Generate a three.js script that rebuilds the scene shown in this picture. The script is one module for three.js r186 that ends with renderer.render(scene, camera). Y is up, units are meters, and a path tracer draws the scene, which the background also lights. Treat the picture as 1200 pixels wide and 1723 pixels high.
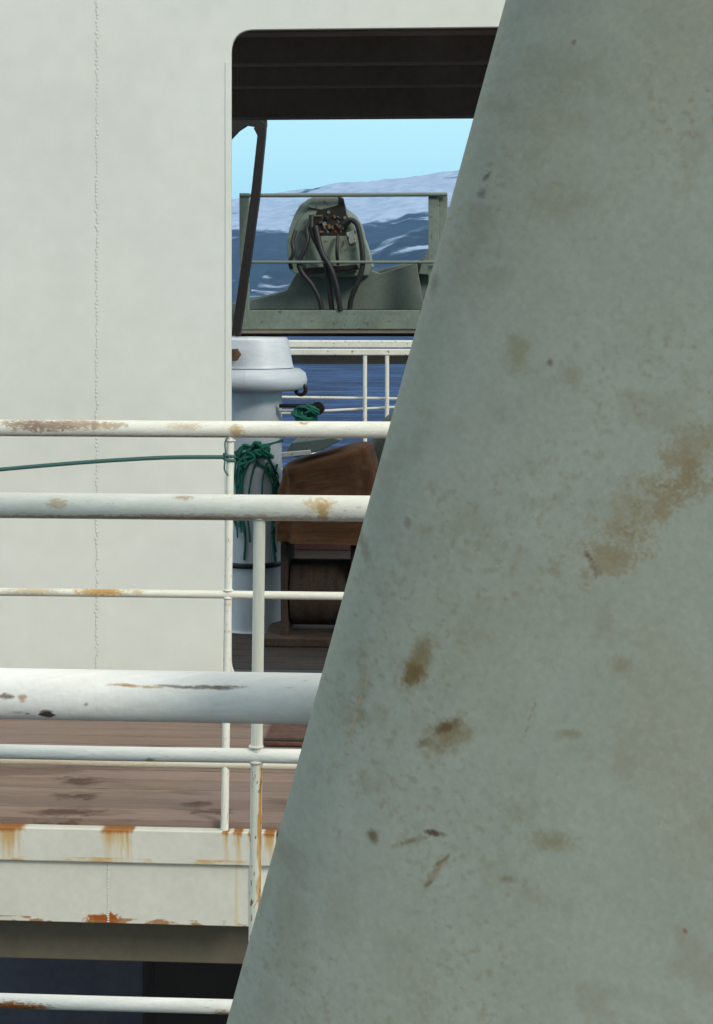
import * as THREE from 'three';
import { mergeGeometries } from 'three/addons/utils/BufferGeometryUtils.js';
import { RoundedBoxGeometry } from 'three/addons/geometries/RoundedBoxGeometry.js';

/* ---------- camera, sky, sun, exposure ---------- */
const scene = new THREE.Scene();
const F = 3000, PW = 1200, PH = 1723, HY = 500;        // focal length and frame in photo pixels, horizon row
const EYE = 1.24, YAW = 0.072, SEA = -12;              // y = 0 is the planked deck
const camera = new THREE.PerspectiveCamera(2 * Math.atan(PH / 2 / F) * 180 / Math.PI, PW / PH, 0.05, 30000);
camera.position.set(0, EYE, 0);
camera.rotation.y = YAW;
camera.setViewOffset(PW, PH, 0, PH / 2 - HY, PW, PH);

const renderer = new THREE.WebGLRenderer({ antialias: true });
renderer.toneMapping = THREE.LinearToneMapping;
renderer.toneMappingExposure = 1.0;
renderer.shadowMap.enabled = true;
renderer.setSize(713, 1024);

// seeded noise
function hash(x, y, s) { let h = Math.imul(x | 0, 374761393) ^ Math.imul(y | 0, 668265263) ^ Math.imul(s | 0, 2147483647 - 58); h = Math.imul(h ^ (h >>> 13), 1274126177); h ^= h >>> 16; return (h >>> 0) / 4294967296; }
function vnoise(x, y, s = 0) {
  const xi = Math.floor(x), yi = Math.floor(y); let fx = x - xi, fy = y - yi;
  fx = fx * fx * (3 - 2 * fx); fy = fy * fy * (3 - 2 * fy);
  const a = hash(xi, yi, s), b = hash(xi + 1, yi, s), c = hash(xi, yi + 1, s), d = hash(xi + 1, yi + 1, s);
  return a + (b - a) * fx + (c - a) * fy + (a - b - c + d) * fx * fy;
}
function fbm(x, y, s = 0, o = 5) { let v = 0, a = 0.5, t = 0; for (let i = 0; i < o; i++) { v += a * vnoise(x, y, s + i * 17); t += a; x *= 2.03; y *= 2.03; a *= 0.5; } return v / t; }
const sst = (a, b, x) => { const t = Math.min(1, Math.max(0, (x - a) / (b - a))); return t * t * (3 - 2 * t); };
const mix = (a, b, t) => a + (b - a) * t;
let seed = 7; const rnd = () => { seed = (Math.imul(seed, 1664525) + 1013904223) >>> 0; return seed / 4294967296; };

// pale, thinly veiled sky, brighter overhead as under a high overcast
{
  const w = 512, h = 256, d = new Float32Array(w * h * 4);
  for (let j = 0; j < h; j++) for (let i = 0; i < w; i++) {
    const el = ((j + 0.5) / h - 0.5) * Math.PI, s = Math.max(0, Math.sin(el));
    const t = sst(0.02, 0.6, s), L = 1.0 + 0.2 * s;
    const n = 1 + 0.1 * t * (fbm(Math.cos(i / w * 2 * Math.PI) * 3 + 9, Math.sin(i / w * 2 * Math.PI) * 3 + s * 5, 3) - 0.5);
    const k = (j * w + i) * 4;
    d[k] = mix(0.575, 1.0, t) * L * n; d[k + 1] = mix(1.015, 1.0, t) * L * n; d[k + 2] = mix(1.12, 0.99, t) * L * n; d[k + 3] = 1;
  }
  const tx = new THREE.DataTexture(d, w, h, THREE.RGBAFormat, THREE.FloatType);
  tx.mapping = THREE.EquirectangularReflectionMapping; tx.magFilter = THREE.LinearFilter; tx.minFilter = THREE.LinearFilter; tx.needsUpdate = true;
  scene.background = tx; scene.environment = tx;
  scene.backgroundIntensity = 1; scene.environmentIntensity = 1;
}
const sun = new THREE.DirectionalLight(new THREE.Color(1, 0.92, 0.78), 2.3);
sun.position.set(16, 13, 9); sun.target.position.set(0, 0, -6);
sun.castShadow = true; sun.shadow.radius = 30; sun.shadow.mapSize.set(2048, 2048);
Object.assign(sun.shadow.camera, { left: -14, right: 14, top: 14, bottom: -14, near: 0.5, far: 60 });
scene.add(sun, sun.target);
scene.fog = new THREE.FogExp2(new THREE.Color(0.18, 0.42, 0.80), 0.00006);

/* ---------- helpers ---------- */
const CY = Math.cos(YAW), SY = Math.sin(YAW);
// point seen at photo column x, row y on the plane lying D metres in front of the camera
function at(x, y, D) {
  const a = (x - 600) / F, b = -(y - HY) / F;
  const wx = CY * a - SY, wz = -SY * a - CY, t = D / -wz;
  return new THREE.Vector3(wx * t, EYE + b * t, -D);
}
const X = (x, D) => at(x, HY, D).x, Y = (x, y, D) => at(x, y, D).y;
const SC = (D) => D / F;                              // metres per photo pixel at D
const taken = {};
function numbered(n) { const k = taken[n] = (taken[n] ?? -1) + 1; return k ? n + '_' + String(k).padStart(3, '0') : n; }
function mesh(name, geo, mat, parent) {
  const g = Array.isArray(geo) ? mergeGeometries(geo.map(q => q.index ? q.toNonIndexed() : q)) : geo;
  const m = new THREE.Mesh(g, mat); m.name = parent ? name : numbered(name); m.castShadow = m.receiveShadow = true;
  (parent || scene).add(m); return m;
}
function thing(name, label, category, p = [0, 0, 0], group) {
  const o = new THREE.Group(); o.name = numbered(name); o.position.set(...(p.isVector3 ? p.toArray() : p)); scene.add(o);
  o.userData = { label, category }; if (group) o.userData.group = group; return o;
}
// parts are modelled in world coordinates and moved into their thing's frame
function part(name, geo, mat, t) {
  const m = mesh(name, geo, mat, t); let r = t; const off = new THREE.Vector3();
  while (r && r !== scene) { off.add(r.position); r = r.parent; }
  m.geometry.translate(-off.x, -off.y, -off.z); return m;
}
function struct(name, geo, mat) { const m = mesh(name, geo, mat); m.userData.kind = 'structure'; return m; }
function box(x0, x1, y0, y1, z0, z1, r = 0) {
  const w = x1 - x0, h = y1 - y0, d = z1 - z0;
  const g = r ? new RoundedBoxGeometry(w, h, d, 2, r) : new THREE.BoxGeometry(w, h, d);
  g.translate((x0 + x1) / 2, (y0 + y1) / 2, (z0 + z1) / 2); return planar(g);
}
// uv in metres, by the dominant axis of each face
function planar(g) {
  if (g.index) g = g.toNonIndexed();
  const p = g.attributes.position, uv = new Float32Array(p.count * 2);
  const a = new THREE.Vector3(), b = new THREE.Vector3(), c = new THREE.Vector3();
  for (let i = 0; i < p.count; i += 3) {
    a.fromBufferAttribute(p, i); b.fromBufferAttribute(p, i + 1); c.fromBufferAttribute(p, i + 2);
    const n = b.clone().sub(a).cross(c.clone().sub(a)); const ax = Math.abs(n.x), ay = Math.abs(n.y), az = Math.abs(n.z);
    [a, b, c].forEach((v, k) => {
      const q = az >= ax && az >= ay ? [v.x, v.y] : ay >= ax ? [v.x, v.z] : [v.z, v.y];
      uv[(i + k) * 2] = q[0]; uv[(i + k) * 2 + 1] = q[1];
    });
  }
  g.setAttribute('uv', new THREE.BufferAttribute(uv, 2)); return g;
}
function tube(pts, r, seg = 40, rs = 10) { return new THREE.TubeGeometry(new THREE.CatmullRomCurve3(pts, false, 'centripetal'), seg, r, rs, false); }
function rod(a, b, r, n = 20) {                       // straight pipe; u round it, v along it in metres
  const L = a.distanceTo(b), g = new THREE.CylinderGeometry(r, r, L, n, 1, false);
  const uv = g.attributes.uv, nn = n + 1;
  for (let i = 0; i < nn * 2; i++) uv.setY(i, uv.getY(i) * L);
  g.applyQuaternion(new THREE.Quaternion().setFromUnitVectors(new THREE.Vector3(0, 1, 0), b.clone().sub(a).normalize()));
  g.translate((a.x + b.x) / 2, (a.y + b.y) / 2, (a.z + b.z) / 2); return g;
}
function pipeX(x0, x1, y, z, r, n = 28, sag = 0.0012) { // pipe along x: v = x in metres, u = 0 front, 0.25 below, 0.75 above; slightly bent by knocks
  const L = x1 - x0, h = 64, g = new THREE.CylinderGeometry(r, r, L, n, h, false), uv = g.attributes.uv, p = g.attributes.position;
  for (let i = 0; i < (n + 1) * (h + 1); i++) uv.setY(i, x0 + uv.getY(i) * L);
  g.rotateZ(-Math.PI / 2); g.translate((x0 + x1) / 2, y, z);
  for (let i = 0; i < p.count; i++) { const x = p.getX(i); p.setY(i, p.getY(i) + (fbm(x * 1.7 + y * 31, z * 5, 401, 3) - 0.5) * 2 * sag); p.setZ(i, p.getZ(i) + (fbm(x * 1.7 + y * 17, z * 9, 407, 3) - 0.5) * 2 * sag); }
  return g;
}
function extrude(pts, D, depth, bevel = 0.004) {      // outline in photo pixels at D, given real thickness
  const sh = new THREE.Shape(pts.map(([x, y]) => { const q = at(x, y, D); return new THREE.Vector2(q.x, q.y); }));
  const g = new THREE.ExtrudeGeometry(sh, { depth, bevelEnabled: bevel > 0, bevelSize: bevel, bevelThickness: bevel, bevelSegments: 2, curveSegments: 10 });
  g.translate(0, 0, -D - depth); return planar(g);
}
function texture(w, h, fn, srgb = true) {             // fn(i, j) -> [r, g, b] 0..255
  const d = new Uint8Array(w * h * 4);
  for (let j = 0; j < h; j++) for (let i = 0; i < w; i++) { const c = fn(i, j), k = (j * w + i) * 4; d[k] = c[0]; d[k + 1] = c[1]; d[k + 2] = c[2]; d[k + 3] = 255; }
  const t = new THREE.DataTexture(d, w, h, THREE.RGBAFormat); t.magFilter = THREE.LinearFilter; t.minFilter = THREE.LinearMipmapLinearFilter; t.generateMipmaps = true;
  if (srgb) t.colorSpace = THREE.SRGBColorSpace; t.wrapS = t.wrapT = THREE.MirroredRepeatWrapping; t.needsUpdate = true; return t;
}
const cl = v => Math.max(0, Math.min(255, v));
const lerp3 = (a, b, t) => [a[0] + (b[0] - a[0]) * t, a[1] + (b[1] - a[1]) * t, a[2] + (b[2] - a[2]) * t];
const std = (o) => new THREE.MeshStandardMaterial(o);
// mottled paint, uv in metres, one tile `m` metres wide
function paint(rgb, { m = 1, vary = 8, chips = 0, rust = [120, 80, 45], rough = 0.5, s = 1, n = 512, freq = 6, bump = 0.0004 } = {}) {
  const t = texture(n, n, (i, j) => {
    const x = i / n * freq, y = j / n * freq;
    const a = (fbm(x, y, s) - 0.5) * 2 * vary + (fbm(x * 9, y * 9, s + 40, 3) - 0.5) * vary * 1.2;
    const b = (fbm(x * 0.7 + 5, y * 0.7, s + 90) - 0.5) * vary;
    let c = [rgb[0] + a + b * 0.6, rgb[1] + a, rgb[2] + a - b * 0.6];
    if (chips) { const q = fbm(x * 5, y * 5, s + 200, 4); c = lerp3(c, rust, sst(1 - chips, 1 - chips + 0.05, q) * 0.85); }
    return c.map(cl);
  });
  t.repeat.set(1 / m, 1 / m);
  const bt = texture(256, 256, (i, j) => { const v = 255 * fbm(i / 256 * 14, j / 256 * 14, s + 300, 4); return [v, v, v]; }, false);
  bt.repeat.set(1.7 / m, 1.7 / m);
  return std({ map: t, roughness: rough, bumpMap: bt, bumpScale: bump });
}

/* ---------- distances of the ship's planes ---------- */
const DB = 1.15, DA = 1.46, DR = 2.76, DC = 4.15, DW = 5.47, DP = 10.6, DF = 14;
const LOW = EYE - 2.0;                                // far working deck
const WALK = EYE - 1.5;                               // gangway between the two near rails

/* ---------- materials ---------- */
const WHITE = [222, 223, 212];
const M = {
  wall: paint([211, 213, 205], { m: 1.3, vary: 6, s: 3, rough: 0.55, bump: 0.0006, freq: 3 }),
  white: paint(WHITE, { m: 0.5, vary: 9, chips: 0.28, rust: [150, 105, 60], s: 11, rough: 0.45 }),
  far: paint([212, 213, 203], { m: 0.9, vary: 16, chips: 0.27, rust: [140, 95, 60], s: 21 }),
  weld: paint([211, 213, 205], { m: 0.3, vary: 18, s: 25 }),
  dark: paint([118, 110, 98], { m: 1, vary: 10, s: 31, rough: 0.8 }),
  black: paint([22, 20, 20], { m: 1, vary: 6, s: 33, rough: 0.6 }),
  grey: paint([110, 125, 116], { m: 0.8, vary: 16, chips: 0.26, rust: [95, 80, 60], s: 41, rough: 0.6 }),
  greyDark: paint([98, 111, 104], { m: 0.8, vary: 12, s: 43, rough: 0.65 }),
  column: paint([205, 214, 222], { m: 1, vary: 12, s: 51, rough: 0.4 }),
  canvas: paint([86, 56, 31], { m: 0.7, vary: 16, s: 61, rough: 0.95, freq: 9, bump: 0.003 }),
  farDeck: paint([42, 35, 30], { m: 1.2, vary: 16, s: 66, rough: 0.9 }),
  oxide: paint([72, 38, 34], { m: 1, vary: 16, s: 71, rough: 0.8 }),
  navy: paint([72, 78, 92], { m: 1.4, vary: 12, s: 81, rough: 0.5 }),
  girder: paint([100, 95, 80], { m: 1, vary: 8, s: 85, rough: 0.7 }),
  brass: paint([84, 62, 40], { m: 0.2, vary: 40, s: 91, rough: 0.6 }),
  red: paint([100, 44, 34], { m: 0.2, vary: 20, s: 92, rough: 0.6 }),
  rubber: std({ color: new THREE.Color(0.012, 0.013, 0.014), roughness: 0.55 }),
  teal: std({ color: new THREE.Color(0.012, 0.15, 0.10), roughness: 0.9 }),
  tealGrey: std({ color: new THREE.Color(0.05, 0.13, 0.12), roughness: 0.9 }),
  winch: paint([62, 47, 37], { m: 0.6, vary: 20, chips: 0.3, rust: [88, 58, 36], s: 98, rough: 0.85 }),
  rustDeck: paint([118, 92, 74], { m: 1.5, vary: 22, s: 99, rough: 0.85 }),
  tarp: paint([62, 70, 62], { m: 0.7, vary: 18, s: 97, rough: 0.8 }),
};
// white pipe with its own chips and rust: marks = [x metres, u round the pipe, half length m, half width u, colour, strength]
function pipeMat(period, x0, base, marks, s, speck = 0.3, h = 1536, w = 96) {
  const t = texture(w, h, (i, j) => {
    const u = i / w, x = x0 + j / h * period, k = u * 2 * Math.PI;
    const nx = Math.cos(k) * 1.6 + 7, ny = Math.sin(k) * 1.6;
    const a = (fbm(x * 22 + nx, ny + x * 9, s) - 0.5) * 20 + (fbm(x * 160 + nx * 5, ny * 7, s + 9, 3) - 0.5) * 12;
    let c = [base[0] + a, base[1] + a, base[2] + a * 1.1];
    const q = fbm(x * 60 + nx * 3, ny * 6 + 20, s + 50, 4); c = lerp3(c, [186, 158, 120], sst(1 - speck, 1 - speck + 0.1, q) * 0.55);
    for (const [mx, mu, hl, hw, col, str] of marks) {
      let du = Math.abs(u - mu); du = Math.min(du, 1 - du);
      const dx = (x - mx) / hl, e = Math.sqrt(dx * dx + (du / hw) ** 2);
      if (e < 1.6) { const nz = fbm(x * 170 + 3, u * 46, s + 70 + mx * 10, 4); c = lerp3(c, col, sst(0.72, 0.2, e * 0.42 + (nz - 0.5) * 1.0) * str * 0.9); }
    }
    return c.map(cl);
  });
  t.wrapS = THREE.RepeatWrapping; t.repeat.set(1, 1 / period); t.offset.set(0, -x0 / period);
  const bt = texture(64, 512, (i, j) => { const k = i / 64 * 2 * Math.PI, v = 255 * (0.6 * fbm(Math.cos(k) * 2 + j / 512 * 40, Math.sin(k) * 2, s + 500, 4) + 0.4 * fbm(Math.cos(k) * 5 + j / 512 * 160, Math.sin(k) * 5, s + 510, 3)); return [v, v, v]; }, false);
  bt.wrapS = THREE.RepeatWrapping; bt.repeat.set(1, 1 / period);
  return std({ map: t, roughness: 0.6, bumpMap: bt, bumpScale: 0.0009 });
}
const RUST = [142, 92, 46], BLK = [60, 50, 46], BROWN = [120, 96, 80];

/* ---------- sea, hills ---------- */
{
  const n = 512;
  const b = texture(n, n, (i, j) => { const v = 255 * (0.6 * fbm(i / n * 10, j / n * 34, 5, 4) + 0.4 * fbm(i / n * 40, j / n * 90, 8, 3)); return [v, v, v]; }, false);
  b.wrapS = b.wrapT = THREE.MirroredRepeatWrapping; b.repeat.set(1 / 40, 1 / 40);
  const c = texture(256, 256, (i, j) => { const v = fbm(i / 256 * 8, j / 256 * 26, 15, 4); return lerp3([16, 40, 78], [42, 76, 122], sst(0.3, 0.7, v)); });
  c.repeat.set(1 / 60, 1 / 60);
  const g = new THREE.CircleGeometry(20000, 64); g.rotateX(-Math.PI / 2); g.translate(0, SEA, 0);
  const p = g.attributes.position, uv = g.attributes.uv; for (let i = 0; i < p.count; i++) uv.setXY(i, p.getX(i), p.getZ(i));
  struct('sea', g, new THREE.MeshPhysicalMaterial({ map: c, bumpMap: b, bumpScale: 1.1, roughness: 0.6, specularIntensity: 0.12 }));
}
function hill(name, x0, x1, z0, z1, ridge, snow, s, nx = 260, nz = 110) {
  const pos = [], uv = [], idx = [];
  for (let j = 0; j <= nz; j++) for (let i = 0; i <= nx; i++) {
    const u = i / nx, v = j / nz, x = mix(x0, x1, u), z = mix(z0, z1, v);
    const h = ridge(x) * (v < 0.72 ? Math.pow(v / 0.72, 1.25) : 1 - 0.25 * (v - 0.72) / 0.28);
    const rough = (fbm(x / 420, z / 420, s, 6) - 0.5) * 60 * sst(0, 0.25, v) + (fbm(x / 90, z / 90, s + 5, 4) - 0.5) * 26 * sst(0, 0.1, v);
    pos.push(x, SEA - 2 + Math.max(0, h + rough), z); uv.push(u, v);
  }
  for (let j = 0; j < nz; j++) for (let i = 0; i < nx; i++) { const a = j * (nx + 1) + i; idx.push(a, a + 1, a + nx + 1, a + 1, a + nx + 2, a + nx + 1); }
  const g = new THREE.BufferGeometry(); g.setAttribute('position', new THREE.Float32BufferAttribute(pos, 3)); g.setAttribute('uv', new THREE.Float32BufferAttribute(uv, 2)); g.setIndex(idx); g.computeVertexNormals();
  const t = texture(1536, 512, (i, j) => {
    const u = i / 1536, v = j / 512, w = (x1 - x0) / 300, dz = Math.abs(z1 - z0) / 500;
    const k = snow(u, v) + (fbm(u * w * 1.9, v * dz * 8, s + 20, 6) - 0.5) * 1.1 + (fbm(u * w * 9, v * dz * 26, s + 44, 4) - 0.5) * 0.5;
    const f = fbm(u * w * 12, v * dz * 30, s + 60, 3);
    return lerp3(lerp3([32, 44, 56], [52, 62, 74], f), lerp3([132, 152, 178], [172, 188, 210], f), sst(0.38, 0.64, k));
  });
  struct(name, g, new THREE.MeshPhysicalMaterial({ map: t, roughness: 1, specularIntensity: 0.1 }));
}
const rx = (px, D) => X(px, D);
hill('far_hills', rx(-900, 5200), rx(1900, 5200), -3900, -6200,
  x => { const q = (x - rx(390, 5200)) / (rx(780, 5200) - rx(390, 5200)); return 330 + 118 * sst(0.05, 1.5, q) + 10 * Math.sin(q * 5); },
  (u, v) => mix(0.1, 0.82, sst(0.42, 0.56, v)), 5);
hill('near_hills', rx(420, 3300), rx(1900, 3300), -3000, -3800,
  x => { const q = (x - rx(560, 3300)) / (rx(760, 3300) - rx(560, 3300)); return 92 + 78 * sst(-0.3, 1.0, q); },
  (u, v) => 0.22 + 0.1 * v, 25, 200, 60);

/* ---------- far working deck, lower bulkhead under the planked deck ---------- */
{
  const t = struct('working_deck', box(-7, 7, LOW - 0.25, LOW, -DF - 0.3, -7.0), M.farDeck);
  for (let i = 0; i < 26; i++) {                       // boards run across the ship's length
    const z = -7.05 - i * 0.17;
    mesh('deck_board', box(-4.5, 4.5, LOW + 0.002, LOW + 0.022, z - 0.16, z, 0.004), M.farDeck, t);
  }
}
struct('lower_deck', box(-7, 7, EYE - 4.3, EYE - 4.1, -9, 9), M.rustDeck);
{
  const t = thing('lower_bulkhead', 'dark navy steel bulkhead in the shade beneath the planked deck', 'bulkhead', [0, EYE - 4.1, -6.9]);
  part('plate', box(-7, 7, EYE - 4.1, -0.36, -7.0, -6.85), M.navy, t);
  const c = thing('dark_doorway_box', 'black box put in for a dark doorway in the bulkhead under the deck', 'doorway_box', [X(520, 6.2), EYE - 4.1, -6.2]);  // darkness of an open doorway, put in as a black box
  part('black_box', box(X(238, 6.2), X(238, 6.2) + 2.4, EYE - 4.1, -0.45, -6.8, -6.2, 0.02), M.black, c);
  part('front_panel', box(X(262, 6.2), X(262, 6.2) + 0.9, EYE - 4.0, -0.55, -6.199, -6.18, 0.008), M.black, c);
}

/* ---------- planked deck ---------- */
{
  const base = struct('planked_deck', box(-4, 4, -0.09, -0.03, -5.95, -DC - 0.11), M.girder);
  const x0 = -1.7, z0 = -6.0, sw = 2.0, sh = 1.9, pitch = 0.088;
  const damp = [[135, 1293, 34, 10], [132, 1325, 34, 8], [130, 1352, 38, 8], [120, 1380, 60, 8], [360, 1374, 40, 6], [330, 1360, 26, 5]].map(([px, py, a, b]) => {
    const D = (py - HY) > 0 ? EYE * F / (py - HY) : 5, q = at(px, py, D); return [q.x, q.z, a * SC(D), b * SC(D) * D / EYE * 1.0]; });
  const tx = texture(1536, 1024, (i, j) => {
    const x = x0 + i / 1536 * sw, z = z0 + j / 1024 * sh, row = Math.floor((-DC - 0.034 - z) / pitch);
    const g = fbm(x * 5 + row * 7, z * 60, 4, 5), f = fbm(x * 30 + row * 3, z * 330, 8, 3), tone = hash(row, 3, 9) - 0.5;
    const a = (g - 0.5) * 50 + (f - 0.5) * 26 + tone * 12;
    let c = [128 + a * 0.6, 110 + a * 0.56, 98 + a * 0.52];
    c = lerp3(c, [130, 112, 106], sst(0.4, 0.7, fbm(x * 3, z * 3, 41, 4)) * 0.7);
    c = lerp3(c, [78, 60, 50], sst(0.6, 0.76, fbm(x * 4, z * 14, 31, 4)) * 0.5);
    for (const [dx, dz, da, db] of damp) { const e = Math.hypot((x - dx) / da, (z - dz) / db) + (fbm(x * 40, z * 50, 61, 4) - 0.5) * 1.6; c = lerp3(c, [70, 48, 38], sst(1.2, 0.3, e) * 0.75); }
    return c.map(cl);
  });
  tx.repeat.set(1 / sw, 1 / sh); tx.offset.set(-x0 / sw, -z0 / sh);
  const wood = [[1, 1, 1], [0.93, 0.92, 0.91], [1.06, 1.04, 1.04]].map(c => std({ map: tx, color: new THREE.Color(...c.map(v => Math.min(1, v * 0.94))), roughness: 0.9, bumpMap: tx, bumpScale: 0.001 }));
  const w = 0.082, gap = 0.006; let z = -DC - 0.034, k = 0;
  while (z - w > -5.93) {
    let x = -3.6 - rnd() * 0.8;
    while (x < 3.6) {
      let L = 1.5 + rnd() * 1.0; const lift = rnd() * 0.002;
            mesh('plank', box(Math.max(-3.9, x), Math.min(3.9, x + L), -0.029, lift, z - w, z, 0.003), wood[(k + (rnd() * 3 | 0)) % 3], base);
      x += L + 0.004; k++;
    }
    z -= w + gap;
  }
  mesh('caulking', box(-3.9, 3.9, -0.029, -0.006, -5.93, -DC - 0.045), M.black, base);
}
{
  const t = thing('brown_slab', 'thin dark brown slab on the planks beside the rusty rail post', 'mat', [X(700, 5), 0.003, -5.1]);  // thin brown slab laid where the planks turn darker
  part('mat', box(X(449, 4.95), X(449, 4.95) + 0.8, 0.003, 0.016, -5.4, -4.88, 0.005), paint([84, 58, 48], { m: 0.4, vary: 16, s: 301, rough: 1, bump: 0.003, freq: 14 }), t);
  part('slab_edge', box(X(449, 4.95), X(449, 4.95) + 0.8, 0.0165, 0.02, -4.905, -4.885), M.farDeck, t);
}
/* deck edge: rusty lip, plate below, shaded girder set back under it */
{
  const t = thing('deck_edge', 'white steel deck edge with rust streaks below the brown planks', 'deck edge', [0, -0.22, -DC]);
  const per = 1.4, x0 = X(-250, DC), y0 = Y(200, 1570, DC), hgt = 0.26;
  const P = (px, py) => { const q = at(px, py, DC); return [q.x, q.y]; };
  const streaks = [[8, 44], [182, 36], [205, 22], [372, 10], [392, 14], [418, 16], [446, 20]].map(([px, w]) => [X(px + 8, DC), w * SC(DC) * 0.55]);
  const lipTop = Y(220, 1396, DC), lipBot = Y(220, 1453, DC), low = Y(220, 1558, DC), rp = P(163, 1553), rp2 = P(180, 1552);
  const tex = texture(1536, 320, (i, j) => {
    const x = x0 + i / 1536 * per, y = y0 + j / 320 * hgt;
    const a = (fbm(x * 14, y * 14, 2) - 0.5) * 14 + (fbm(x * 90, y * 90, 6, 3) - 0.5) * 10;
    let c = [203 + a, 205 + a, 194 + a];
    if (y > lipBot) for (const [sx, hw] of streaks) {
      const n = fbm((x - sx) * 130, y * 14, 12 + sx * 7 | 0, 4), d = Math.abs(x - sx + (fbm(y * 30, sx * 9, 3) - 0.5) * 0.012) / hw;
      const v = (1 - sst(0.2, 1.1, d)) * sst(0.28, 0.75, n + 0.18 * sst(lipBot, lipTop, y)) * (0.3 + 0.7 * sst(lipBot - 0.02 + 0.05 * hash(sx * 1000, 1, 4), lipTop, y));
      c = lerp3(c, [186, 146, 84], v * 0.9);
      const top = sst(lipTop - 0.014, lipTop - 0.001, y + (n - 0.5) * 0.012) * (1 - sst(0.7, 1.25, d)); c = lerp3(c, [142, 88, 34], top * 0.9);
    }
    if (y < lipBot + 0.012 && y > lipBot - 0.004) c = lerp3(c, [188, 150, 90], sst(0.45, 0.7, fbm(x * 20, y * 60, 44)) * 0.75);
    for (const [rxx, ryy] of [rp, rp2]) {
      const e = Math.hypot((x - rxx) / 0.026, (y - ryy) / 0.014); c = lerp3(c, [150, 78, 26], sst(0.75, 0.35, e * 0.55 + (fbm(x * 120, y * 120, 77) - 0.5) * 0.9));
    }
    if (y < low + 0.012) c = lerp3(c, [150, 104, 62], sst(0.52, 0.66, fbm(x * 34, y * 80, 55)) * 0.8);
    const f1 = Math.abs(x - X(397, DC)) / 0.008; if (y < lipBot) c = lerp3(c, [206, 190, 150], (1 - sst(0.3, 1, f1)) * sst(0.3, 0.6, fbm(x * 200, y * 8, 88)) * 0.7);
    return c.map(cl);
  });
  tex.repeat.set(1 / per, 1 / hgt); tex.offset.set(-x0 / per, -y0 / hgt);
  const m = std({ map: tex, roughness: 0.5 });
  part('lip_plate', box(-3.9, X(463, DC), lipBot, lipTop, -DC - 0.03, -DC, 0.004), m, t);
  part('lower_plate', box(-3.9, X(424, DC), low, lipBot - 0.003, -DC - 0.1, -DC - 0.014, 0.002), m, t);
  part('corner_bar', box(X(423, DC), X(432, DC), low - 0.002, lipBot - 0.003, -DC - 0.09, -DC - 0.004, 0.003), M.white, t);
  const beads = []; for (let i = 0; i < 26; i++) { const g = new THREE.SphereGeometry(0.0026, 6, 4); g.scale(1 + rnd() * 0.5, 0.9, 0.5); g.translate(X(180, DC) + (rnd() - 0.5) * 0.002, mix(low + 0.004, lipBot - 0.01, i / 25), -DC - 0.0138); beads.push(g); }
  part('weld_seam', beads, M.weld, t);
  part('girder', box(-3.9, 3.5, Y(220, 1618, DC + 0.14), low - 0.001, -DC - 0.6, -DC - 0.14, 0.004), M.girder, t);
  part('side_plate', box(X(433, DC), 3.6, low + 0.02, lipBot - 0.004, -DC - 0.1, -DC - 0.02, 0.003), M.white, t);
  part('lip_plate', box(X(463, DC) + 0.003, 3.6, lipBot, -0.03, -DC - 0.1, -DC - 0.02, 0.003), M.white, t);
}

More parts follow.
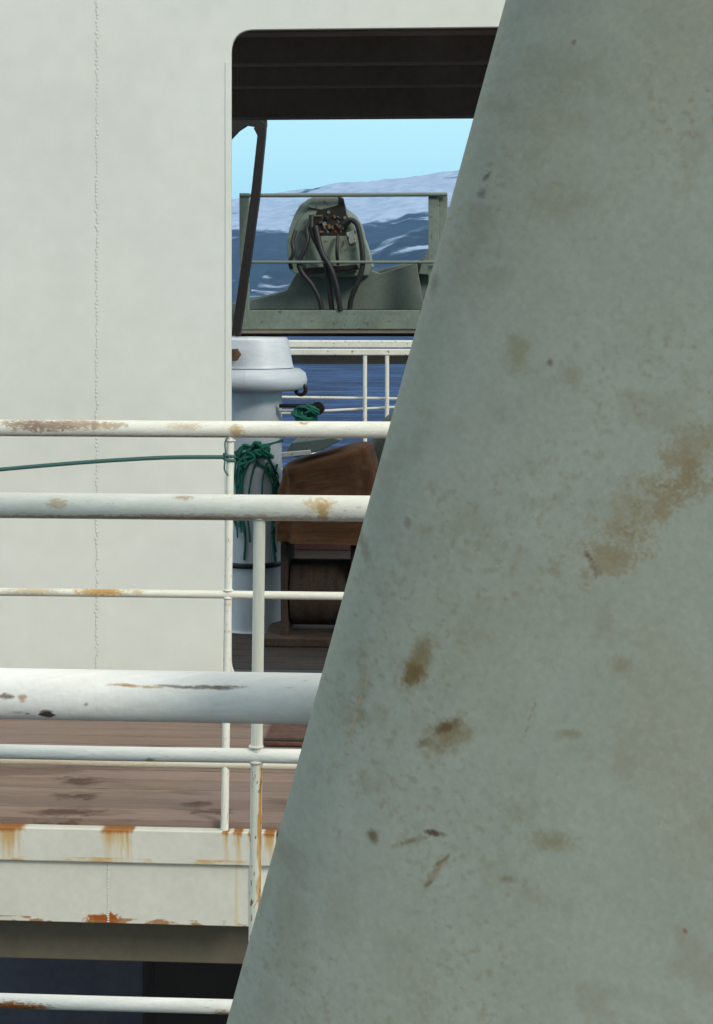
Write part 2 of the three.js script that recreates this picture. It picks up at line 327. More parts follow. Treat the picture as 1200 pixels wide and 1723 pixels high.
/* ---------- white screen wall with the portal, overhead deck ---------- */
{
  const t = thing('screen_wall', 'tall white steel screen wall with vertical weld seam and portal opening', 'wall', [X(200, DW), 0, -DW]);
  const xL = X(388, DW), xR = X(980, DW), top = EYE + 4.2, yT = Y(700, 46, DW), yS = Y(388, 1150, DW), r = 0.075;
  const s = new THREE.Shape([[-4, 0.004], [xR + 1.6, 0.004], [xR + 1.6, top], [-4, top]].map(p => new THREE.Vector2(...p)));
  const h = new THREE.Path();
  h.moveTo(xL + r, yS); h.lineTo(xR - r, yS); h.quadraticCurveTo(xR, yS, xR, yS + r); h.lineTo(xR, yT - r); h.quadraticCurveTo(xR, yT, xR - r, yT);
  h.lineTo(xL + r, yT); h.quadraticCurveTo(xL, yT, xL, yT - r); h.lineTo(xL, yS + r); h.quadraticCurveTo(xL, yS, xL + r, yS); s.holes.push(h);
  const g = new THREE.ExtrudeGeometry(s, { depth: 0.012, bevelEnabled: true, bevelSize: 0.002, bevelThickness: 0.002, bevelSegments: 1 }); g.translate(0, 0, -DW - 0.014);
  part('plate', planar(g), M.wall, t);
  part('edge_strip', box(xL - 0.016, xL - 0.003, yS + 0.12, yT - 0.1, -DW + 0.0005, -DW + 0.0025, 0.0009), M.wall, t);
  const beads = [];
  for (let i = 0; i < 260; i++) { const y = mix(0.02, EYE + 1.9, i / 260); const q = new THREE.SphereGeometry(0.0036, 6, 4); q.scale(0.6 + rnd() * 0.7, 1.2 + rnd() * 0.9, 0.08 + rnd() * 0.16); q.translate(X(163, DW) + (rnd() - 0.5) * 0.006, y, -DW + 0.0006); beads.push(q); }
  part('weld_seam', beads, M.weld, t);
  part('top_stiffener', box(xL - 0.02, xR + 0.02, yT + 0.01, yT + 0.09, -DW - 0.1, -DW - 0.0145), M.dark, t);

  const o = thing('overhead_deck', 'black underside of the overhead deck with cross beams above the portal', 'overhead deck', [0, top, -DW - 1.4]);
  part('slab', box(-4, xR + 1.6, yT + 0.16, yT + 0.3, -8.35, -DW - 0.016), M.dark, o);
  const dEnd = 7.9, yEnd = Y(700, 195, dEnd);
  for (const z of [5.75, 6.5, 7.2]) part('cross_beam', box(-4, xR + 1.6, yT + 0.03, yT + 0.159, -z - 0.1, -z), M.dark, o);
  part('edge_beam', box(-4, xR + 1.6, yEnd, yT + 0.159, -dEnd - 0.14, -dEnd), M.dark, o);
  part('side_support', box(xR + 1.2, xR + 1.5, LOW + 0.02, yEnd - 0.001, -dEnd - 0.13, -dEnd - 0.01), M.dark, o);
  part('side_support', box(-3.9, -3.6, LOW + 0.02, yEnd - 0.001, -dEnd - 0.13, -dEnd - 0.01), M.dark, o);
}

/* ---------- three white guard rails ---------- */
function collar(p, r) { const g = new THREE.TorusGeometry(r, r * 0.28, 6, 16); g.rotateX(Math.PI / 2); g.translate(p.x, p.y, p.z); return g; }
{ // nearest: one thick pipe
  const y = Y(260, 1171, DA), r = 0.0208, x0 = X(-120, DA), xx = p => X(p, DA);
  const marks = [[xx(88), 0.11, 0.005, 0.03, [56, 42, 36], 1], [xx(20), 0.98, 0.005, 0.014, [96, 80, 70], 0.8], [xx(48), 0.99, 0.003, 0.018, [150, 116, 80], 0.7], [xx(155), 0.02, 0.002, 0.012, [104, 92, 84], 0.8], [xx(5), 0.985, 0.003, 0.01, RUST, 0.5], [xx(42), 0.09, 0.005, 0.008, [170, 140, 104], 0.5], [xx(55), 0.1, 0.0015, 0.008, BROWN, 0.6],
  ...[210, 235, 262, 285, 310, 335, 352, 368, 385, 398].map((p, i) => [xx(p), 0.895 + 0.006 * (i % 3), 0.009, 0.007, i < 3 ? RUST : [116, 104, 96], i < 3 ? 0.5 : 0.8])];
  const m = pipeMat(0.5, x0, [226, 228, 224], marks, 101, 0.19, 2048, 192);
  const t = thing('guard_rail', 'thick white pipe guard rail with black paint chips along its side', 'railing', [X(-500, DA), WALK, -DA]);
  part('top_rail', pipeX(-2.3, 1.9, y, -DA, r, 40), m, t);
  part('mid_rail', pipeX(-2.3, 1.9, y - 0.56, -DA, 0.0115), M.white, t);
  for (const px of [-900, 1560]) { const p = new THREE.Vector3(X(px, DA), WALK, -DA); part('post', rod(p, new THREE.Vector3(p.x, y, -DA), 0.016), M.white, t); }
}
{ // middle: pipe, two lower bars, slim post
  const y = Y(250, 852, DR), r = 0.0202, xx = p => X(p, DR);
  const rust = (list) => list.map(([p, u, hl, hw, c, s]) => [xx(p), u, hl, hw, c, s]);
  const m = pipeMat(0.9, X(-150, DR), [226, 227, 216], rust([[540, 0.93, 0.02, 0.08, [190, 160, 110], 0.7], [545, 0.02, 0.006, 0.12, [176, 138, 84], 0.7], [310, 0.85, 0.012, 0.03, RUST, 0.5], [100, 0.95, 0.012, 0.05, [180, 150, 110], 0.6], [400, 0.12, 0.16, 0.04, [170, 140, 110], 0.5], [200, 0.14, 0.2, 0.03, [160, 126, 100], 0.6]]), 111, 0.26);
  const m2 = pipeMat(0.9, X(-150, DR), [228, 229, 222], rust([[255, 0.1, 0.006, 0.05, BROWN, 0.7], [60, 0.2, 0.05, 0.06, RUST, 0.4]]), 121, 0.22);
  const m3 = pipeMat(0.9, X(-150, DR), [228, 229, 222], rust([[20, 0.08, 0.03, 0.11, [140, 74, 28], 1], [50, 0.08, 0.028, 0.09, [150, 84, 36], 0.9], [375, 0.1, 0.012, 0.07, RUST, 0.7]]), 131, 0.24);
  const t = thing('guard_rail', 'white three bar guard rail with rust spots and slim rust streaked post', 'railing', [X(433, DR), WALK, -DR]);
  part('top_rail', pipeX(-2.4, 2, y, -DR, r, 32), m, t);
  part('mid_rail', pipeX(-2.4, 2, Y(250, 1269, DR), -DR, 0.0112), m2, t);
  part('mid_rail', pipeX(-2.4, 2, Y(250, 1690, DR), -DR, 0.0112), m3, t);
  // post: rust down its right hand side
  const a = at(428, 1600, DR), b = at(437, 860, DR); const dir = b.clone().sub(a); const foot = a.clone().addScaledVector(dir, (WALK - a.y) / dir.y);
  const L = foot.distanceTo(b), ptx = texture(96, 1024, (i, j) => {
    const u = i / 96, yy = foot.y + j / 1024 * (b.y - foot.y); const py = HY + (EYE - yy) / SC(DR);
    const n = fbm(u * 14, yy * 40, 141, 4); let c = [222 + (n - 0.5) * 20, 222 + (n - 0.5) * 20, 206 + (n - 0.5) * 20];
    let du = Math.abs(u - 0.17); du = Math.min(du, 1 - du);
    c = lerp3(c, [188, 132, 62], sst(0.12, 0.03, du + (n - 0.5) * 0.16) * sst(1280, 1310, py) * 0.9);
    c = lerp3(c, [120, 84, 50], sst(0.66, 0.74, fbm(u * 12 + 3, yy * 70, 151, 4)) * sst(1250, 1300, py));
    return c.map(cl);
  });
  ptx.wrapS = THREE.RepeatWrapping; ptx.wrapT = THREE.ClampToEdgeWrapping; ptx.repeat.set(1, 1 / L);
  part('post', rod(foot, b, 0.0092, 20), std({ map: ptx, roughness: 0.5 }), t);
  for (const g of [collar(at(437, 872, DR), 0.0098), collar(at(431, 1256, DR), 0.0094), collar(at(431, 1282, DR), 0.0094)]) part('weld_collar', g, M.white, t);
  for (const px of [-850, 1500]) { const p = new THREE.Vector3(X(px, DR), WALK, -DR); part('post', rod(p, new THREE.Vector3(p.x, y, -DR), 0.0095), M.white, t); }
}
{ // far: stands on the deck edge
  const y = Y(250, 722, DC), xx = p => X(p, DC), K = (l) => l.map(([p, u, hl, hw, c, s]) => [xx(p), u, hl, hw, c, s]);
  const zc = -DC - 0.016;
  const m = pipeMat(1.3, X(-150, DC), [220, 220, 208], K([[40, 0.9, 0.04, 0.1, [130, 108, 88], 0.8], [80, 0.93, 0.05, 0.1, [120, 98, 80], 0.85], [130, 0.9, 0.05, 0.09, [140, 116, 94], 0.8], [180, 0.92, 0.04, 0.06, [150, 126, 100], 0.7], [310, 0.93, 0.03, 0.06, [178, 160, 130], 0.6], [398, 0.02, 0.014, 0.1, [172, 142, 96], 0.8], [510, 0.85, 0.01, 0.03, RUST, 0.6], [220, 0.17, 0.35, 0.03, [140, 112, 92], 0.6]]), 161, 0.27);
  const m2 = pipeMat(1.3, X(-150, DC), [216, 216, 202], K([[170, 0.9, 0.045, 0.16, [176, 130, 60], 1], [55, 0.92, 0.05, 0.12, [178, 158, 124], 0.7], [230, 0.9, 0.01, 0.1, [176, 140, 90], 0.6]]), 171, 0.26);
  const m3 = pipeMat(1.3, X(-150, DC), [196, 190, 172], K([[80, 0.9, 0.2, 0.12, [170, 150, 118], 0.6]]), 181, 0.3);
  const t = thing('guard_rail', 'white guard rail on the deck edge in front of the screen wall', 'railing', [X(380, DC), Y(380, 1396, DC), zc]);
  part('top_rail', pipeX(-3.6, 2.6, y, zc, 0.0198, 28), m, t);
  part('mid_rail', pipeX(-3.6, 2.6, Y(250, 999, DC + .016), zc, 0.0094), m2, t);
  part('lower_rail', pipeX(-3.6, 2.6, Y(250, 1284, DC + .016), zc, 0.0094), m3, t);
  const a = at(378, 1396, DC + .016), b = at(388, 730, DC + .016);
  part('post', rod(a, b, 0.0092, 18), M.white, t);
  for (const g of [collar(at(388, 741, DC + .016), 0.0105), collar(at(384, 993, DC + .016), 0.0096), collar(at(384, 1006, DC + .016), 0.0096)]) part('weld_collar', g, M.white, t);
  for (const px of [-620, 1380]) { const p = new THREE.Vector3(X(px, DC), a.y, zc); part('post', rod(p, new THREE.Vector3(p.x, y, zc), 0.0092), M.white, t); }
  const kp = at(386, 768, DC + .016);
  const l = thing('rope_line', 'thin teal line slung across the white wall and tied to a rail post', 'rope', kp);
  const pts = []; for (let i = 0; i <= 14; i++) { const px = mix(-900, 380, i / 14); const py = 768 + 37 * sst(0, 1, (380 - px) / 900) * 1.55 + 0; pts.push(at(px, Math.min(py, 830), DC + 0.012)); }
  pts[pts.length - 1].copy(at(381, 769, DC + 0.01));
  part('line', tube(pts, 0.0048, 90, 8), M.tealGrey, l);
  const lp = []; for (let i = 0; i <= 24; i++) { const k = i / 24 * Math.PI * 4; lp.push(new THREE.Vector3(kp.x + Math.cos(k) * 0.0125, kp.y + (i / 24 - 0.5) * 0.02, kp.z + Math.sin(k) * 0.0125)); }
  part('knot', tube(lp, 0.0035, 90, 6), M.tealGrey, l);
  const dp = [at(383, 736, DC + .004), at(379, 745, DC + .004), at(380, 765, DC + .004), at(378, 790, DC + .004), at(384, 800, DC + .004)];
  part('loose_end', tube(dp, 0.002, 24, 5), M.tealGrey, l);
}
/* gangway that carries the two near rails */
struct('gangway', [box(-2.4, 2, WALK - 0.05, WALK, -2.9, -1.36, 0.005)], M.farDeck);

/* ---------- unseen canopy round the camera, added to shade the top of the boom ---------- */
{
  const t = thing('shade_canopy', 'unseen pale canopy roof on posts, added to shade the crane boom', 'canopy', [0, WALK, 0.3]);
  part('roof', box(-1.3, 0.4, EYE + 1.0, EYE + 1.05, -0.7, 0.9, 0.01), M.far, t);
  for (const x of [-1.25, 0.32]) part('post', box(x, x + 0.05, WALK + 0.001, EYE + 0.999, 0.8, 0.85), M.far, t);
  part('floor', box(-1.3, 0.4, WALK - 0.05, WALK, 0.2, 0.9, 0.005), M.greyDark, t);
}

/* ---------- near crane boom ---------- */
{
  const CR = 0.42, CZ = 0.16;                           // rounded flank: half ellipse across the left of the face
  const flank = u => u < CR ? CZ * (1 - Math.sqrt(Math.max(0, 1 - (1 - Math.max(0, u) / CR) ** 2))) : 0;
  const e0 = at(851, 0, DB + CZ), e1 = at(381, 1723, DB + CZ);
  const ax = e0.clone().sub(e1).normalize();           // along the boom, upward
  const ac = new THREE.Vector3(ax.y, -ax.x, 0);        // across, to the right
  const TW = 0.9, TH = 1.2, v0 = -0.3, tw = 1536, th = 2048;
  const uvOf = (px, py) => { let u = 0.3, d; for (let i = 0; i < 8; i++) { d = at(px, py, DB + flank(u)).sub(e1); u = d.dot(ac); } return [u, d.dot(ax)]; };
  // smudges: px, py, half length, half width, angle (deg, image), colour, strength, grain
  const S = [[1090, 860, 150, 58, -42, [132, 120, 92], 0.5, 1.3], [1160, 770, 90, 50, -48, [126, 112, 84], 0.5, 1.3], [1030, 930, 80, 40, -30, [130, 118, 90], 0.5, 1.3], [1120, 840, 90, 26, -45, [122, 108, 80], 0.45, 1.6], [1000, 958, 28, 7, 60, [108, 88, 74], 0.55, 1.4], [988, 936, 12, 6, 60, [92, 66, 58], 0.8, 1],
    [703, 1115, 52, 22, -66, [112, 98, 66], 0.8, .7], [692, 1135, 24, 18, -40, [98, 80, 48], 0.85, .7], [752, 1240, 46, 26, -25, [112, 98, 68], 0.75, .7], [752, 1224, 30, 9, -28, [90, 74, 50], 0.9, .6], [712, 1250, 16, 9, -20, [100, 86, 58], 0.7, .8],
    [730, 1402, 17, 5, 12, [70, 56, 46], 0.95, 1.1], [627, 1408, 11, 11, 0, [88, 78, 60], 0.9, .5], [690, 1416, 30, 7, -15, [104, 90, 64], 0.7, 1], [735, 1465, 36, 7, -52, [122, 108, 82], 0.6, 1.2], [745, 1448, 20, 4, -35, [108, 88, 62], 0.7, .8], [718, 1490, 14, 4, -45, [104, 86, 62], 0.7, .8],
    [930, 1418, 52, 22, 12, [116, 110, 80], 0.65, .7], [1045, 1122, 24, 20, 0, [118, 110, 84], 0.5, .8], [870, 592, 22, 44, 0, [120, 112, 80], 0.5, .8], [925, 610, 6, 9, 0, [98, 84, 66], 0.8, .4], [960, 630, 26, 30, 0, [120, 112, 86], 0.4, .8], [818, 298, 12, 5, -50, [78, 78, 76], 0.8, .4], [810, 326, 9, 12, 20, [92, 92, 86], 0.7, .6],
    [1152, 1567, 5, 6, 0, [128, 84, 70], 0.8, .3], [608, 1150, 12, 70, 12, [108, 100, 76], 0.3, 1], [590, 1205, 34, 30, 0, [108, 100, 76], 0.35, 1], [490, 1560, 40, 130, 14, [116, 112, 88], 0.22, 1], [570, 1540, 40, 60, 14, [120, 114, 90], 0.18, 1], [680, 1610, 60, 60, 0, [124, 118, 96], 0.15, 1], [640, 820, 40, 90, 14, [114, 112, 96], 0.18, 1],
    [830, 470, 60, 25, -20, [118, 114, 94], 0.22, 1], [945, 120, 90, 50, 10, [118, 114, 94], 0.2, 1], [900, 200, 60, 60, 0, [118, 114, 94], 0.18, 1], [965, 72, 6, 8, 0, [100, 82, 66], 0.7, .5], [855, 1480, 18, 8, 0, [108, 98, 74], 0.5, .8], [958, 1235, 20, 10, 0, [116, 106, 76], 0.5, .8], [685, 880, 8, 12, 0, [110, 100, 80], 0.5, .8], [730, 480, 8, 20, 10, [96, 92, 84], 0.5, .6], [606, 900, 6, 26, 14, [96, 90, 70], 0.5, .8]]
    .map(([px, py, hl, hw, an, c, s, gr]) => { const [u, v] = uvOf(px, py); const k = an * Math.PI / 180, q = uvOf(px + Math.cos(k), py + Math.sin(k)); const dx = q[0] - u, dy = q[1] - v, m = Math.hypot(dx, dy); return { u, v, hl: hl * m, hw: hw * m, cx: dx / m, cy: dy / m, c, s, gr }; });
  const LN = [[584, 1252, 622, 1122, [156, 142, 116], 2.0], [578, 1262, 590, 1225, [150, 138, 112], 1.5], [832, 1468, 850, 1525, [146, 146, 130], 1.5], [768, 1682, 812, 1642, [150, 150, 138], 1.6], [1110, 1400, 1118, 1370, [156, 158, 148], 1.6], [1050, 1290, 1062, 1330, [140, 142, 130], 1.2], [905, 1170, 880, 1240, [134, 132, 112], 1.4]]
    .map(([a, b, c, d, col, w]) => ({ a: uvOf(a, b), b: uvOf(c, d), col, w: w * 1.7 * SC(DB) }));
  const tex = texture(tw, th, (i, j) => {
    const u = i / tw * TW, v = v0 + j / th * TH;
    const a = (fbm(u * 26, v * 26, 201, 5) - 0.5) * 9 + (fbm(u * 300, v * 300, 205, 3) - 0.5) * 12;
    const o = sst(0.3, 0.75, fbm(u * 9 + 2, v * 6, 211, 5));
    let c = lerp3([147 + a, 154 + a, 143 + a], [141 + a, 139 + a, 115 + a], o * 0.3);
    c = lerp3(c, [112, 104, 82], sst(0.58, 0.8, fbm(u * 40, v * 40, 221, 5)) * 0.18);
    c = lerp3(c, [118, 106, 82], sst(0.55, 0.85, fbm(u * 230, v * 230, 261, 4)) * 0.3 * sst(0.4, 0.65, fbm(u * 14, v * 14, 266, 4)));
    c = lerp3(c, [164, 166, 154], sst(0.6, 0.85, fbm(u * 260, v * 260, 271, 4)) * 0.25);
    for (const q of S) {
      const dx = u - q.u, dy = v - q.v; if (Math.abs(dx) > q.hl + q.hw + 0.03 || Math.abs(dy) > q.hl + q.hw + 0.03) continue;
      const p = (dx * q.cx + dy * q.cy) / q.hl, w = (-dx * q.cy + dy * q.cx) / q.hw, e = Math.hypot(p, w);
      if (e < 1.7) { const n = fbm(u * 110, v * 110, 230, 5) * 0.6 + fbm(u * 520, v * 520, 240, 2) * 0.4; c = lerp3(c, q.c, sst(1.25, 0.15, e + (n - 0.5) * 2.0 * q.gr) * q.s * 0.85); }
    }
    for (const l of LN) {
      const bx = l.b[0] - l.a[0], by = l.b[1] - l.a[1], k = ((u - l.a[0]) * bx + (v - l.a[1]) * by) / (bx * bx + by * by);
      if (k < 0 || k > 1) continue; const d = Math.hypot(u - l.a[0] - bx * k + (vnoise(k * 9, 1, 5) - 0.5) * 0.0015, v - l.a[1] - by * k);
      c = lerp3(c, l.col, sst(l.w, l.w * 0.3, d) * sst(0.25, 0.5, vnoise(k * 14, 3, 8)) * 0.9);
    }
    return c.map(cl);
  });
  const m = new THREE.MeshPhysicalMaterial({ map: tex, roughness: 0.8, specularIntensity: 0.35, bumpMap: (() => { const b = texture(512, 512, (i, j) => { const v = 255 * (0.7 * fbm(i / 512 * 20, j / 512 * 20, 251, 4) + 0.3 * fbm(i / 512 * 5, j / 512 * 5, 255, 2)); return [v, v, v]; }, false); b.repeat.set(2, 2); return b; })(), bumpScale: 0.0006 });
  // boom box in its own frame: x across, y along, z towards the camera; origin at the lower left corner of the view
  const t = thing('crane_boom', 'large slanting grey green crane boom with brown smudges and scratches', 'crane boom', e1);
  t.rotation.z = -Math.atan2(ax.x, ax.y);
  t.position.z = -DB;
  const WID = 0.9, THK = 0.25, lo = -1.35, hi = 3.2;
  const s = new THREE.Shape(); const b = 0.006;
  s.moveTo(CR + 0.001, 0); s.lineTo(WID - b, 0); s.quadraticCurveTo(WID, 0, WID, -b); s.lineTo(WID, -THK + b); s.quadraticCurveTo(WID, -THK, WID - b, -THK); s.lineTo(b, -THK); s.quadraticCurveTo(0, -THK, 0, -THK + b);
  for (let i = 0; i <= 40; i++) { const k = i / 40 * Math.PI / 2; s.lineTo(CR * (1 - Math.cos(k)), -CZ * (1 - Math.sin(k))); }
  let g = new THREE.ExtrudeGeometry(s, { depth: hi - lo, bevelEnabled: false, curveSegments: 6 });
  g.rotateX(-Math.PI / 2); // shape x stays, shape y -> -z, extrusion -> y
  g.scale(1, 1, -1); g.translate(0, lo, 0);
  { // mirrored: flip the winding again
    g = g.index ? g.toNonIndexed() : g; for (const n of ['position', 'normal', 'uv']) { const A = g.attributes[n], k = A.itemSize, r = A.array; for (let i = 0; i < A.count; i += 3) for (let q = 0; q < k; q++) { const x = r[(i + 1) * k + q]; r[(i + 1) * k + q] = r[(i + 2) * k + q]; r[(i + 2) * k + q] = x; } }
    const p = g.attributes.position, uv = g.attributes.uv; for (let i = 0; i < p.count; i++) uv.setXY(i, p.getX(i) / TW, (p.getY(i) - v0) / TH);
    g.computeVertexNormals(); const nn = g.attributes.normal; // smooth round the flank
    for (let i = 0; i < p.count; i++) { const u = p.getX(i), z = p.getZ(i); if (u < CR && z > -CZ + 1e-6 && Math.abs(nn.getY(i)) < 0.5) { const a = (u - CR) / (CR * CR), c = (z + CZ) / (CZ * CZ), l = Math.hypot(a, c); nn.setXYZ(i, a / l, 0, c / l); } }
  }
  mesh('box_girder', g, m, t);
  const foot = new THREE.BoxGeometry(1.15, 0.06, 0.44); foot.translate(WID / 2, lo - 0.0305, -THK / 2); const fl = mesh('base_flange', foot, M.grey, t);
  for (const x of [-0.02, 0.2, 0.43, 0.66, 0.88]) { const q = new THREE.CylinderGeometry(0.022, 0.022, 0.03, 6); q.translate(x, lo + 0.0145, 0.045); mesh('bolt', q, M.grey, fl); }
}

/* ---------- crane pedestal and platform seen through the portal ---------- */
const cx = 425;
{
  const D = DP, c = at(cx, HY, D), s = SC(D);
  const t = thing('crane_pedestal', 'pale round steel pedestal with a wide collar behind the screen wall', 'pedestal', [c.x, LOW + 0.022, -D]);
  const yy = py => Y(cx, py, D);
  const lathe = (pts) => { const g = new THREE.LatheGeometry(pts.map(([r, py]) => new THREE.Vector2(r * s, yy(py))).reverse(), 40); g.translate(c.x, 0, -D); return g; };
  part('head', lathe([[0, 566], [58, 567], [61, 572], [68, 612], [70, 618]]), M.column, t);
  part('collar', lathe([[66, 619], [80, 620], [90, 627], [93, 640], [90, 652], [78, 656], [50, 657]]), M.column, t);
  part('shaft', lathe([[50, 655], [50, 942], [51, 943]]), M.column, t);
  part('joint_ring', lathe([[50, 941], [54, 942], [54, 949], [50, 950]]), M.rubber, t);
  part('lower_shaft', lathe([[50, 949], [50, 1050], [58, 1058], [62, 1062], [62, 1070], [0, 1070]].map(([r, y]) => [r, Math.min(y, HY + (EYE - LOW - 0.022) / s)])), M.column, t);
  const lug = new THREE.TorusGeometry(0.03, 0.012, 8, 14); lug.translate(at(508, 652, D).x, at(508, 652, D).y - 0.01, -D + 0.06); part('lifting_lug', lug, M.black, t);
  part('rusty_fitting', extrude([[372, 590], [398, 588], [403, 597], [397, 606], [372, 606]], D - 0.3, 0.05), M.brass, t);
}
{
  const D = DP, p0 = at(560, 553, D);
  const t = thing('crane_platform', 'grey railed crane platform with thin rods standing on the pale pedestal', 'platform', p0);
  part('beam', extrude([[396, 523], [980, 523], [980, 553], [396, 553]], D, 0.10), M.grey, t);
  part('floor_plate', extrude([[392, 554], [990, 554], [990, 560], [392, 560]], D + 0.01, 0.9), M.dark, t);
  part('under_beam', extrude([[396, 561], [990, 561], [990, 566], [396, 566]], D + 0.05, 0.3, 0), M.black, t);
  part('post', extrude([[404, 326], [418, 326], [418, 522], [404, 522]], D, 0.03), M.grey, t);
  part('post', extrude([[722, 326], [737, 326], [737, 522], [722, 522]], D + 0.02, 0.05), M.grey, t);
  part('corner_plate', extrude([[738, 326], [752, 326], [752, 522], [738, 522]], D + 0.035, 0.03), M.grey, t);
  part('top_rail', rod(at(404, 329, D), at(752, 327, D), 0.0125, 12), M.grey, t);
  part('mid_rail', rod(at(410, 441, D - 0.02), at(738, 441, D - 0.02), 0.009, 10), M.grey, t);
  const sc = SC(D);
  part('support_leg', box(X(930, D), X(930, D) + 0.18, LOW + 0.022, Y(900, 566, D) - 0.001, -D - 0.3, -D - 0.12), M.grey, t);
}
{
  const D = DP + 0.25;
  const t = thing('crane_jib', 'sloping grey crane jib lying behind the hose covered hydraulic unit', 'crane jib', at(600, 520, D));
  part('lower_plate', extrude([[300, 560], [300, 535], [412, 507], [480, 491], [560, 478], [700, 440], [860, 396], [860, 558], [300, 558]], D + 0.12, 0.28, 0.008), M.greyDark, t);
  part('shoulder', extrude([[400, 520], [415, 508], [462, 497], [484, 489], [500, 460], [545, 452], [618, 454], [640, 462], [700, 443], [712, 520]], D + 0.03, 0.08, 0.006), M.greyDark, t);
  part('knuckle', extrude([[706, 460], [718, 425], [734, 404], [800, 380], [860, 380], [860, 470]], D + 0.03, 0.08, 0.006), M.greyDark, t);
}
{
  const D = DP + 0.06;
  const t = thing('hydraulic_unit', 'grey hydraulic crane unit with brown valves and black hoses hanging down', 'crane head', at(555, 522, D));
  part('housing', extrude([[490, 452], [485, 428], [485, 405], [489, 384], [497, 362], [506, 346], [520, 336], [532, 331], [571, 331], [577, 344], [581, 356], [596, 363], [606, 380], [611, 400], [620, 425], [625, 448], [618, 462], [540, 466], [500, 462]], D + 0.04, 0.16, 0.006), M.grey, t);
  { const q = at(553, 404, D + 0.016), k = SC(D); const g = new THREE.LatheGeometry([[0, 0.014], [40, 0.014], [52, 0.01], [59, 0], [61, -0.012], [61, -0.1]].map(([r, y]) => new THREE.Vector2(r * k, y)).reverse(), 48); g.rotateX(Math.PI / 2); g.translate(q.x, q.y, q.z); part('drum', g, M.grey, t);
    for (let i = 0; i < 10; i++) { const a = i / 10 * 2 * Math.PI + 0.3, b = new THREE.CylinderGeometry(3 * k, 3 * k, 0.014, 6); b.rotateX(Math.PI / 2); b.translate(q.x + Math.cos(a) * 47 * k, q.y + Math.sin(a) * 47 * k, q.z + 0.016); part('bolt', b, M.greyDark, t); } }
  part('front_plate', extrude([[516, 450], [520, 420], [530, 402], [545, 398], [586, 398], [600, 412], [606, 446], [560, 455]], D + 0.0, 0.015, 0.004), M.grey, t);
  part('top_cap', extrude([[519, 348], [530, 333], [568, 333], [568, 345], [540, 352]], D + 0.0, 0.04, 0.005), M.grey, t);
  part('side_plate', extrude([[569, 331], [577, 334], [583, 362], [590, 376], [580, 380], [571, 352]], D + 0.0, 0.04, 0.003), M.black, t);
  part('hole_dark', extrude([[536, 352], [572, 348], [586, 372], [580, 396], [540, 396], [526, 378]], D + 0.0, 0.015, 0.002), M.black, t);  // flat black plate paints in the dark of a hole
  for (let i = 0; i < 22; i++) {
    const q = at(537 + rnd() * 42, 356 + rnd() * 38, D), k = SC(D), m = [M.brass, M.brass, M.black, M.greyDark, M.red, M.brass][rnd() * 6 | 0];
    const g = rnd() < 0.5 ? new THREE.CylinderGeometry(k * 2.2, k * 2.6, k * (6 + 9 * rnd()), 7) : new RoundedBoxGeometry(k * (4 + 5 * rnd()), k * (4 + 4 * rnd()), k * 8, 1, k);
    g.rotateZ(rnd() * 3); g.rotateY(rnd()); g.translate(q.x, q.y, q.z - 0.005 + 0.02 * rnd()); part('valve', g.index ? g.toNonIndexed() : g, m, t);
  }
  part('shackle', [extrude([[584, 392], [594, 388], [598, 406], [590, 412]], D - 0.01, 0.02, 0.003)], M.far, t);
  part('shackle', [extrude([[499, 440], [503, 436], [504, 458], [499, 458]], D - 0.03, 0.02, 0.002)], M.far, t);
  const H = (l, r, dz = 0) => part('hose', tube(l.map(([x, y], i) => at(x, y, D - 0.03 - 0.03 * Math.sin(i / (l.length - 1) * Math.PI) + dz)), r, 50, 8), M.rubber, t);
  H([[526, 370], [516, 385], [518, 402], [512, 420], [503, 442], [508, 458], [524, 478], [536, 500], [542, 523]], 0.0155);
  H([[524, 362], [526, 392], [536, 415], [547, 440], [552, 470], [556, 500], [559, 523]], 0.016);
  H([[531, 380], [542, 425], [556, 450], [566, 480], [573, 523]], 0.0165, -0.03);
  H([[578, 378], [590, 370], [600, 376], [606, 396], [610, 425], [610, 448], [602, 475], [592, 500], [588, 523]], 0.017);
  H([[569, 396], [567, 420], [569, 446]], 0.01);
  H([[497, 388], [492, 408], [494, 424], [488, 440], [490, 452]], 0.012);
  H([[586, 398], [588, 410], [598, 410]], 0.005);
  part('clamp', extrude([[508, 452], [600, 446], [604, 453], [510, 462]], D - 0.015, 0.03, 0.003), M.black, t);
}
{ // black bent arm whose foot is on the platform beam
  const D = DP - 0.14;
  const t = thing('bent_arm', 'thin black bent steel arm rising beside the platform rail', 'arm', at(398, 553, D));
  part('arm', extrude([[390, 564], [403, 564], [421, 440], [436, 330], [446, 226], [447, 210], [440, 203], [428, 216], [434, 228], [424, 320], [408, 440]], D, 0.05, 0.003), M.black, t);
  part('head_plate', extrude([[330, 168], [447, 168], [448, 212], [436, 224], [428, 212], [416, 210], [402, 219], [386, 236], [330, 290]], D + 0.051, 0.04, 0.003), M.black, t);
}
